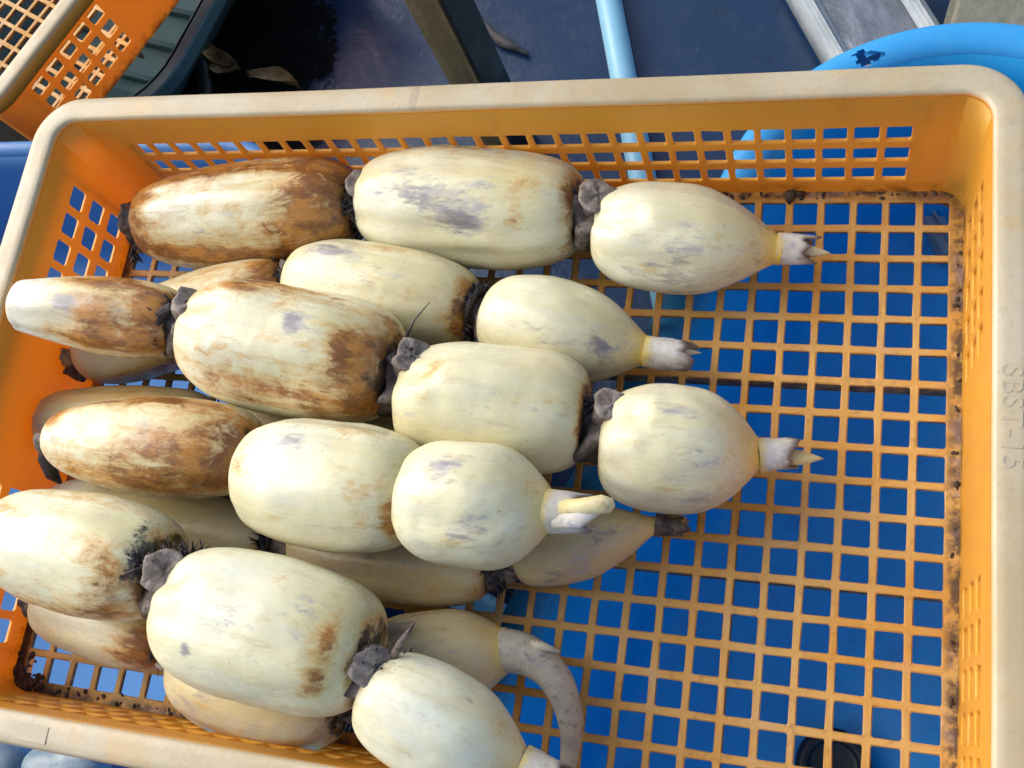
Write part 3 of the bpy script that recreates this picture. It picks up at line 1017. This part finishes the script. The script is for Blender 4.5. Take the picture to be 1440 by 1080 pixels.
adopt(link('side_bud', mesh('bud', v, f), M_SHOOT), rH)

# --- C: long root of four segments across the pile
rC, e = make_root('longest root of four segments, white peeled end by the short wall, lying across the pile',
    [(20, 428, 253, 455, 54), (267, 468, 558, 520, 91), (564, 560, 826, 588, 91), (844, 622, 1074, 642, 90)], [.0900, .0780, .0655, .0525, .0400],
    [dict(e0=.56, n0=3.4, frustum=True, peak=.62, n1=3.4, e1=.5, grooves=[(-25, .04, 10, .3, .9)],
          stain=[('pale', .08, 0, .18, 400, 1.4), ('grey', .10, 20, .08, 60, .35), ('brown', .66, 0, .22, 400, .62), ('brown', .55, 42, .30, 20, .7), ('brown', .62, -62, .32, 18, 1.1), ('brown', .93, -20, .10, 50, 1.0), ('brown', .92, 50, .12, 30, .9), ('grey', .48, -15, .18, 24, .95), ('grey', .70, -5, .14, 20, 1.0), ('brown', .6, -5, .1, 18, .45), ('pale', .82, 8, .07, 16, 1), ('dark', .99, -20, .03, 60, .6), ('tan', .45, 10, .3, 30, .4)]),
     dict(e0=.34, n0=2.5, n1=3.4, peak=.52, grooves=[(-35, .12, 12, -.1, .22)],
          stain=[('brown', .5, 0, 1.0, 900, .13), ('brown', .97, 10, .10, 70, 1.0), ('brown', .84, -12, .08, 20, .95), ('dark', .97, 25, .05, 30, .85), ('dark', .90, -10, .03, 14, .5), ('brown', .45, 42, .30, 20, .62), ('brown', .28, 15, .15, 15, .35), ('brown', .25, -60, .2, 20, .7), ('brown', .55, -72, .4, 14, .5), ('grey', .60, -25, .055, 11, 1.0), ('brown', .8, 40, .15, 30, .7), ('pale', .2, 10, .18, 40, .9), ('grey', .5, -50, .2, 10, .3)]),
     dict(e0=.36, n0=2.8, n1=3.6, peak=.52, grooves=[(-28, .12, 13, -.1, .22)],
          stain=[('brown', .24, -38, .05, 9, .75), ('brown', .2, -22, .08, 10, .4), ('brown', 1.0, 0, .025, 80, .9), ('tan', .85, -60, .25, 30, .35), ('dark', 1.0, 30, .02, 50, .6), ('grey', .1, 20, .12, 20, .3), ('tan', .6, 80, .6, 24, .4), ('grey', .6, 0, .2, 20, .2)]),
     dict(e0=.34, n0=2.5, tip=True, e1=.26, peak=.44, tn=2.2, tm=.72, grooves=[(-32, .11, 15, -.1, .25), (25, .03, 12, 0, .2)],
          stain=[('grey', .55, 5, .2, 25, .38), ('grey', .6, 55, .2, 20, .45), ('grey', .45, -35, .2, 12, .35), ('yellow', .99, 10, .085, 200, 1), ('tan', .65, 75, .4, 26, .4), ('pale', .12, 20, .12, 40, .9)])], 6)
(a0, b0, r0), (a1, b1, r1), (a2, b2, r2), (a3, b3, r3) = e
joint(rC, b0, a1, .0140, 61, hairs=34, scar_r=.0105, scar_l=.008, dots=True, scar_off=-AY * .003 + AX * .003)
joint(rC, b1, a2, .0145, 62, hairs=36, scar_r=.0105, scar_l=.009, dots=True, scar_off=AX * .004 - AY * .006)
joint(rC, b2, a3, .0135, 63, hairs=44, scar_r=.0095, scar_l=.008, scar_off=AX * .006 - AY * .004)
v, f = tube_verts([P3(571, 488, .075), P3(573, 470, .082), P3(583, 450, .088), P3(605, 424, .092)], [.0016, .0010, .0005, .0002], 7)
adopt(link('rootlet', mesh('rootlet', v, f), M_HAIR), rC)
sheath(rC, P3(1066, 641, .041), P3(1113, 637, .039), .0088, .0082, P3(1158, 645, .036), .0042, 6, .95)

# --- E
rE, e = make_root('three-segment root, rusty end by the short wall, torn white sheath at its tip',
    [(76, 617, 360, 636, 70), (347, 668, 592, 694, 89), (569, 702, 780, 718, 89)], [.0725, .0770, .0815, .0840],
    [dict(e0=.34, n0=1.9, peak=.60, n1=2.6, bow=.12,
          stain=[('brown', .5, 0, 1.0, 900, .18), ('brown', .88, 10, .20, 60, .9), ('brown', .55, -66, .4, 20, .95), ('brown', .72, 50, .25, 26, .9), ('grey', .66, -12, .12, 16, .8), ('brown', .25, 35, .2, 24, .45), ('brown', .08, -45, .06, 30, .9), ('pale', .07, 25, .12, 70, 1.2), ('pale', .85, 15, .03, 8, 1.2), ('grey', .16, -5, .05, 20, .5), ('brown', .5, 15, .2, 20, .45), ('dark', .85, -30, .08, 20, .35)]),
     dict(e0=.36, n0=2.6, n1=2.8, peak=.47,
          stain=[('brown', .12, -15, .06, 16, .7), ('brown', .94, 42, .04, 30, 1.1), ('brown', .82, 20, .1, 25, .45), ('grey', .4, -38, .15, 14, .5), ('yellow', .95, 40, .04, 40, .5), ('pale', .35, -5, .25, 40, .9), ('tan', .5, 80, .6, 26, .4), ('brown', .65, -60, .2, 16, .4)]),
     dict(e0=.36, n0=2.7, tip=True, e1=.33, peak=.46, tn=2.4, tm=.7,
          stain=[('grey', .38, -28, .13, 18, .72), ('grey', .55, 28, .15, 20, .62), ('grey', .15, 30, .12, 20, .3), ('yellow', .97, 10, .07, 200, .5), ('tan', .6, 78, .5, 24, .35), ('pale', .2, 15, .15, 40, .8)])], 7)
(a0, b0, r0), (a1, b1, r1), (a2, b2, r2) = e
joint(rE, b0, a1, .0115, 71, hairs=0, scar_r=.008, scar_l=-.001)
joint(rE, b1, a2, .0140, 72, hairs=46, scar=False, hl=(.002, .006))
lumpy('node', M_NODE, rE, a0 + AX * .003, (a0 - b0).normalized() + AY * .5, .0095, .011, 73, .3)
v, f = tube_verts([P3(80, 606, .074), P3(66, 622, .074), P3(64, 645, .070), P3(74, 668, .064), P3(86, 680, .060)], [.002, .0042, .0046, .0040, .001], 10)
adopt(link('dark_husk', mesh('husk', v, f), M_HAIR), rE)
sheath(rE, P3(768, 718, .0845), P3(822, 722, .085), .0108, .0095, None, .004, 8, 1.1)
v, f = tube_verts([P3(780, 726, .090), P3(815, 728, .093), P3(850, 716, .094)], [.006, .0052, .001], 12, .6)
adopt(link('bud_scale', mesh('scale', v, f), simple('bud_scale_skin', (.52, .47, .38), (.63, .60, .57), 80, .5, .3, 200, (.38, .35, .38))), rE)
v, f = tube_verts([P3(790, 715, .092), P3(828, 711, .0945), P3(846, 709, .0945), P3(860, 711, .094), P3(864, 712, .094)], [.004, .0042, .0046, .0036, .001], 14)
adopt(link('bud', mesh('bud', v, f), M_BUD), rE)

# --- G
rG, e = make_root('biggest root of three segments, round grey scars at its joints, along the near wall',
    [(-8, 752, 234, 800, 83), (242, 848, 522, 925, 103), (514, 968, 742, 1078, 80)], [.0850, .0930, .0880, .0740],
    [dict(e0=.34, n0=2.2, peak=.56, n1=3.0, stain=[('brown', .5, 0, 1.0, 900, .08), ('brown', .88, 25, .10, 40, .85), ('dark', .97, 10, .045, 45, .85), ('brown', .78, 62, .2, 14, .7), ('brown', .45, -62, .3, 16, .4), ('brown', .25, -28, .12, 10, .5), ('pale', .4, -5, .3, 40, 1.1), ('grey', .9, 45, .03, 8, 1.0), ('dark', .93, -45, .04, 20, .5), ('brown', .5, 75, .4, 12, .45)]),
     dict(e0=.34, n0=2.7, n1=2.8, peak=.47, grooves=[(-24, .15, 13, -.1, .16), (10, .03, 9, .0, .5)],
          stain=[('brown', .88, 32, .06, 22, 1.05), ('brown', .90, -10, .035, 25, .8), ('brown', .75, 55, .12, 12, .35), ('yellow', .90, 20, .08, 40, .45), ('grey', .42, 0, .13, 16, .38), ('grey', .3, 30, .03, 8, .8), ('grey', .75, -25, .12, 14, .4), ('pale', .35, -10, .3, 45, 1.0), ('tan', .9, -50, .15, 30, .35)]),
     dict(e0=.40, n0=2.4, tip=True, e1=.28, peak=.42, tn=2.0, tm=.85,
          stain=[('pale', .4, 0, .5, 80, .8), ('grey', .5, -35, .2, 16, .35), ('yellow', .95, 10, .08, 200, .35), ('grey', .15, -30, .1, 20, .3)])], 8)
(a0, b0, r0), (a1, b1, r1), (a2, b2, r2) = e
joint(rG, b0, a1, .0160, 81, hairs=62, scar_r=.0122, scar_l=.0045, scar_dir=(-AZ * .9 + AX * .12 - AY * .05), scar_off=AX * .002 - AY * .006, hl=(.003, .010))
joint(rG, b1, a2, .0140, 82, hairs=30, scar_r=.0110, scar_l=.004, scar_dir=(-AZ * .8 + AX * .25 - AY * .1), scar_off=-AY * .004)
lumpy('node', M_HAIR, rG, a0 + AX * .004 - AY * .006, (a0 - b0).normalized(), .008, .009, 83, .3)
v, f = tube_verts([P3(552, 925, .098), P3(563, 905, .104), P3(572, 892, .107), P3(583, 876, .109)], [.0022, .0020, .0014, .0004], 8)
adopt(link('side_bud', mesh('bud', v, f), M_NODE), rG)
sheath(rG, P3(734, 1073, .0745), P3(790, 1100, .072), .0084, .0080, None, .004, 9, .6)

M_WETROOT = simple('wet_blue_grey_root', (.15, .22, .27), (.24, .31, .34), 40, .4, .3)
# root pieces in the blue tub, seen below the near-left corner
for n_, (u0, v0, u1, v1, hw, z_) in enumerate([(40, 1080, 150, 1070, 26, -.145), (-40, 1056, 26, 1082, 22, -.148), (60, 1098, 130, 1112, 24, -.146)]):
    A, B = onz(u0, v0, z_), onz(u1, v1, z_)
    root = empty('lotus_root', (A.x, A.y, z_ - .03))
    tag(root, ['small blue-grey root segment lying by the tub wall in the sky blue tub', 'blue-grey root segment in the sky blue tub, pointing at the smaller one', 'blue-grey root segment in the sky blue tub, beside two others'][n_], 'lotus root', 'root pieces in the blue tub')
    sg_ = segment(root, A, B, rad(hw, A, B) * 1.25, dict(n0=2.4, n1=2.4, stain=[('pale', .5, 0, .8, 200, .6), ('grey', .5, 0, .8, 200, .4)]), 120 + n_)
    sg_.data.materials.clear(); sg_.data.materials.append(M_WETROOT)

# ------------------------------------------------------------------ things behind and below
# dark teal crate under the second orange crate
def teal_crate():
    z1, z0 = CR2Z - .0155, GZ
    p0, p1 = onz(307, 0, z1), onz(232, 138, z1)
    d = (p0 - p1); d.z = 0; d.normalize()          # along the visible side, away from us
    nrm = Vector((d.y, -d.x, 0))                   # outward to the right
    a = math.atan2(d.y, d.x) - math.pi / 2
    hx, hy = .20, .30
    c = p1 - nrm * hx + d * (hy - .06)
    root = empty('stacking_crate', (c.x, c.y, z0), a)
    h = z1 - z0
    V, F = sweep(rrect(hx - .02, hy - .02, .085, 10), [(0, h), (-.058, .010), (-.075, .005), (-.075, .001), (-.056, .001), (.004, h)], 0)
    n = len(rrect(hx - .02, hy - .02, .085, 10))
    F.append(tuple(i * 6 + 2 for i in range(n))); F.append(tuple(i * 6 + 3 for i in range(n))[::-1])
    link('crate_body', mesh('body', V, F), M_TEAL, root)
    V, F = sweep(rrect(hx - .02, hy - .02, .085, 10, .02), [(.0015, h - .003), (.0015, h), (.014, h), (.0155, h - .002), (.0155, h - .014), (.0135, h - .014), (.0135, h - .004)], .0)
    link('rim', mesh('rim', V, F), M_TEAL, root, smooth=False)
    for i in range(12):
        o = link('floor_rib', bev_box(2 * hx - .19, .006, .010, .001, 1), M_TEAL, root)
        o.location = (0, -hy + .07 + i * .042, .010)
    for i in range(6):
        o = link('lug', bev_box(.012, .020, .006, .001, 1), M_TEAL, root)
        o.location = (hx - .030, -hy + .09 + i * .085, h - .018)
    tag(root, 'dark teal stacking crate with ribbed walls under the empty orange crate', 'crate')
    return root
teal_crate()

# timber on edge
mt, nt, b = new_mat('weathered_timber'); k = NB(nt)
c = k.mix(k.sstep(k.noise(50, 6, .65, k.coord((1, 1, .12))), .35, .7), (0.13, 0.105, 0.05), (0.26, 0.215, 0.11))
c = k.mix(k.sstep(k.noise(120, 5, .7), .55, .7, 0, .7), c, (.03, .024, .016))
k.l(c, b.inputs['Base Color']); b.inputs['Roughness'].default_value = .75
k.bump(k.noise(140, 6, .7, k.coord((1, 1, .15))), b, .5, .002)
pb_ = onz(716, 200, GZ)
post = link('timber_post', bev_box(.032, .032, 1.3, .0012, 1), mt, smooth=False)
post.location = (pb_.x, pb_.y, GZ + .65)
post.rotation_euler = (0, 0, R(-13))
strip = link('shade_strip', bev_box(.003, .0318, 1.298, .0005, 1), M_BLACK, post, smooth=False)  # black strip added to stand in for shade on this side
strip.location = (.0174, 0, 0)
tag(post, 'square weathered timber post with a black strip for shade, standing behind the crate', 'post')

def pipe(name, pts, r, mat, hollow=True, n=20):
    V, F = tube_verts(pts, [r] * len(pts), n, cap=False)
    V2, F2 = tube_verts(pts, [r * .8] * len(pts), n, cap=False)
    o = len(V)
    F += [tuple(i + o for i in f_)[::-1] for f_ in F2]
    V += V2
    for base in (0, (len(pts) - 1) * n):
        for k_ in range(n):
            k2 = (k_ + 1) % n
            F.append((base + k_, base + k2, o + base + k2, o + base + k_))
    me = mesh(name, V, F)
    return link(name, me, mat)
pr_ = .0118
a, bq = onz(856, 0, GZ + pr_), onz(876, 105, GZ + pr_)
d = (bq - a).normalized()
pp1 = pipe('water_pipe', [a - d * .7, a, bq, bq + d * .26], pr_, M_PIPE)
tag(pp1, 'pale blue plastic pipe running across the wet ground to the crate', 'pipe')
pa, pb = onz(640, 832, GZ + .02), onz(732, 888, GZ + .02)
pp2 = pipe('pipe_offcut', [pa, (pa + pb) / 2, pb], .012, M_PIPE)
tag(pp2, 'short pale blue pipe offcut lying under the grid floor between the tubs', 'pipe')
pa = onz(782, 848, GZ + .024)
pp3 = pipe('pipe_socket', [pa + Vector((.05, .03, -.004)), pa, pa - Vector((.012, .012, -.012))], .020, M_PIPE)
tag(pp3, 'open blue pipe socket standing in the gap beside the deep tub', 'pipe')

# twig beside the timber
pts = [onz(668, 22, GZ + .004), onz(690, 45, GZ + .006), onz(706, 58, GZ + .005), onz(742, 76, GZ + .004)]
V, F = tube_verts(pts, [.003, .0045, .0055, .002], 8)
tw = link('twig', mesh('twig', V, F), simple('twig_bark', (.05, .045, .04), (.12, .11, .10), 90))
tag(tw, 'thin dark twig on the wet ground beside the timber post', 'twig')

# rubber hose and dry leaf scraps by the teal crate
pts = [onz(272, 60, GZ + .010), onz(284, 90, GZ + .010), onz(289, 125, GZ + .010), onz(288, 165, GZ + .010)]
V, F = tube_verts(pts, [.008] * 4, 12)
hs = link('hose', mesh('hose', V, F), M_BLACK)
tag(hs, 'black rubber hose on the dark ground beside the teal crate', 'hose')
M_LEAF = simple('dry_leaf', (.34, .20, .07), (.50, .34, .15), 60, .6, .5, 140, (.10, .06, .03))
def leaf(p, l, w, a, seed, label):
    V, F = [], []
    nu, nv = 14, 5
    rnd = random.Random(seed)
    d, e_ = Vector((math.cos(a), math.sin(a), 0)), Vector((-math.sin(a), math.cos(a), 0))
    for sgn in (1, -1):
        for i in range(nu + 1):
            t = i / nu
            ww = w * math.sin(math.pi * (.04 + .92 * t)) ** .7
            for j in range(nv + 1):
                s = j / nv * 2 - 1
                q = p + d * (l * (t - .5)) + e_ * (ww * s * .5 + l * .06 * math.sin(t * 5 + seed))
                q = q + Vector((0, 0, .007 + .010 * mn.noise(Vector((t * 2.5, s * 1.2, seed))) + .006 * s * s + sgn * .0006))
                V.append(q)
    m1 = (nu + 1) * (nv + 1)
    for o in (0, m1):
        for i in range(nu):
            for j in range(nv):
                f_ = (o + i * (nv + 1) + j, o + (i + 1) * (nv + 1) + j, o + (i + 1) * (nv + 1) + j + 1, o + i * (nv + 1) + j + 1)
                F.append(f_ if o == 0 else f_[::-1])
    ob = link('dry_leaf', mesh('leaf', V, F), M_LEAF)
    tag(ob, label, 'leaf', 'leaf scraps on the ground')
p0, p1 = onz(295, 70, GZ), onz(332, 105, GZ); aa = math.atan2((p1 - p0).y, (p1 - p0).x)
leaf(onz(314, 86, GZ), .052, .016, aa, 3, 'curled tan leaf scrap beside the black hose')
leaf(onz(318, 98, GZ), .045, .020, aa + .4, 8, 'darker crumpled leaf scrap next to the curled tan one')
p0, p1 = onz(362, 108, GZ), onz(425, 122, GZ); aa = math.atan2((p1 - p0).y, (p1 - p0).x)
leaf(onz(392, 118, GZ), .062, .014, aa, 5, 'long dry leaf strip half hidden behind the crate rim')

# galvanised tray
mt, nt, b = new_mat('galvanised_metal'); k = NB(nt)
k.l(k.mix(k.sstep(k.noise(40, 5, .6), .3, .7), (.24, .28, .31), (.34, .38, .41)), b.inputs['Base Color'])
b.inputs['Metallic'].default_value = .0; b.inputs['Roughness'].default_value = .6
k.bump(k.noise(60, 5), b, .3, .002)
mt2, nt, b = new_mat('wet_tray_floor'); k = NB(nt)
k.l(k.mix(k.sstep(k.noise(45, 6, .7, k.coord((1, .4, 1))), .35, .7), (.10, .115, .14), (.24, .26, .30)), b.inputs['Base Color'])
b.inputs['Roughness'].default_value = .3; b.inputs['Metallic'].default_value = .2
k.bump(k.noise(60, 6), b, .5, .003)
zt = GZ + .05
t0, t1, t2 = onz(1150, 12, zt), onz(1196, 92, zt), onz(1292, 0, zt)
dv = (t0 - t1); dv.z = 0; dv.normalize(); nv_ = Vector((dv.y, -dv.x, 0))
wd = (t2 - t0).dot(nv_)
cpos = t1 + nv_ * wd / 2 + dv * .0
tray = empty('metal_tray', (cpos.x, cpos.y, GZ), math.atan2(dv.y, dv.x) - math.pi / 2)
tl = .075 + (t0 - t1).length
o = link('tray_floor', bev_box(wd, .32, .006, .001, 1), mt2, tray); o.location = (0, tl - .16, .034)
for s in (-1, 1):
    o = link('side_rail', bev_box(.013, .32 + (.0 if s > 0 else -.002), .050, .007, 4), mt, tray); o.location = (s * wd / 2, tl - .16, .0252)
o = link('end_rail', bev_box(wd - .024, .02, .046, .008, 4), mt, tray); o.location = (0, tl - .011, .0232)
tag(tray, 'grey metal tray with rounded raised rails on the ground behind the torn tub rim', 'tray')

# rough concrete block
mt, nt, b = new_mat('mossy_concrete'); k = NB(nt)
c = k.mix(k.sstep(k.noise(30, 7, .7), .35, .7), (.15, .15, .115), (.24, .235, .18))
c = k.mix(k.sstep(k.noise(120, 5, .7), .58, .7, 0, .6), c, (.07, .075, .05))
k.l(c, b.inputs['Base Color']); b.inputs['Roughness'].default_value = .85
k.bump(k.noise(120, 7, .7), b, .6, .003)
bp0 = onz(1330, 34, GZ + .08)
blk = link('concrete_block', bev_box(.40, .30, .08, .008, 3), mt, smooth=False)
blk.location = (bp0.x + .215, bp0.y + .06, GZ + .04)
blk.rotation_euler = (0, 0, R(-12))
tag(blk, 'mossy grey concrete block on the ground beside the metal tray', 'block')

# black drain cap lying in the deep tub
p = onz(1172, 1078, -.19)
V, F = [], []
prf = [(0, .0), (.0235, .0), (.0245, .002), (.0245, .016), (.0225, .020), (.017, .0215), (.0165, .016), (.013, .015), (.0, .015)]
nn = 28
for (rr, zz) in prf:
    for k_ in range(nn):
        a = 2 * math.pi * k_ / nn
        V.append((rr * math.cos(a), rr * math.sin(a), zz))
for i in range(len(prf) - 1):
    for k_ in range(nn):
        k2 = (k_ + 1) % nn
        F.append((i * nn + k_, i * nn + k2, (i + 1) * nn + k2, (i + 1) * nn + k_))
cap = link('drain_cap', mesh('cap', V, F), M_BLACK)
cap.location = (p.x, p.y, -.2002)
tag(cap, 'round black rubber drain cap in the deep blue tub', 'cap')

# clods of mud and fibre scraps caught along the foot of the crate walls
rnd = random.Random(21)
V, F = [], []
def clod(x, y, r):
    bm = bmesh.new()
    bmesh.ops.create_icosphere(bm, subdivisions=1, radius=1)
    o = len(V); sd = rnd.uniform(0, 99)
    sx, sy = rnd.uniform(.8, 2.2), rnd.uniform(.7, 1.3); a = rnd.uniform(0, 3.14)
    for v in bm.verts:
        q = v.co * (1 + .5 * mn.noise(v.co * 1.6 + Vector((sd, 0, 0))))
        q = Vector((q.x * sx, q.y * sy, q.z * .55))
        V.append((x + r * (q.x * math.cos(a) - q.y * math.sin(a)), y + r * (q.x * math.sin(a) + q.y * math.cos(a)), r * (.3 + q.z)))
    for f_ in bm.faces: F.append(tuple(v.index + o for v in f_.verts))
    bm.free()
for i in range(70): clod(-FX + abs(rnd.gauss(0, .010)) + .001, -FY + abs(rnd.gauss(0, .006)) + .001, rnd.uniform(.0008, .0026))
for i in range(46): clod(-FX + .004 + rnd.random() ** 2 * .20, -FY + .001 + abs(rnd.gauss(0, .0018)), rnd.uniform(.0005, .0016))
for i in range(34): clod(rnd.uniform(.06, FX), FY - .001 - abs(rnd.gauss(0, .0022)), rnd.uniform(.0004, .0015))
for i in range(20): clod(FX - .001 - abs(rnd.gauss(0, .0016)), rnd.uniform(-.13, FY), rnd.uniform(.0004, .0013))
for i in range(30): clod(-FX + .001 + abs(rnd.gauss(0, .0016)), rnd.uniform(-FY, -.02), rnd.uniform(.0005, .0015))
p = onz(1113, 273, 0); clod(p.x, p.y, .0035); clod(p.x + .004, p.y, .0022)
md = link('mud', mesh('mud', V, F), simple('dried_mud', (.035, .022, .016), (.10, .065, .05), 200, .8, .5))
tag(md, 'dark dried mud crumbs along the foot of the crate walls', 'mud', kind='stuff')
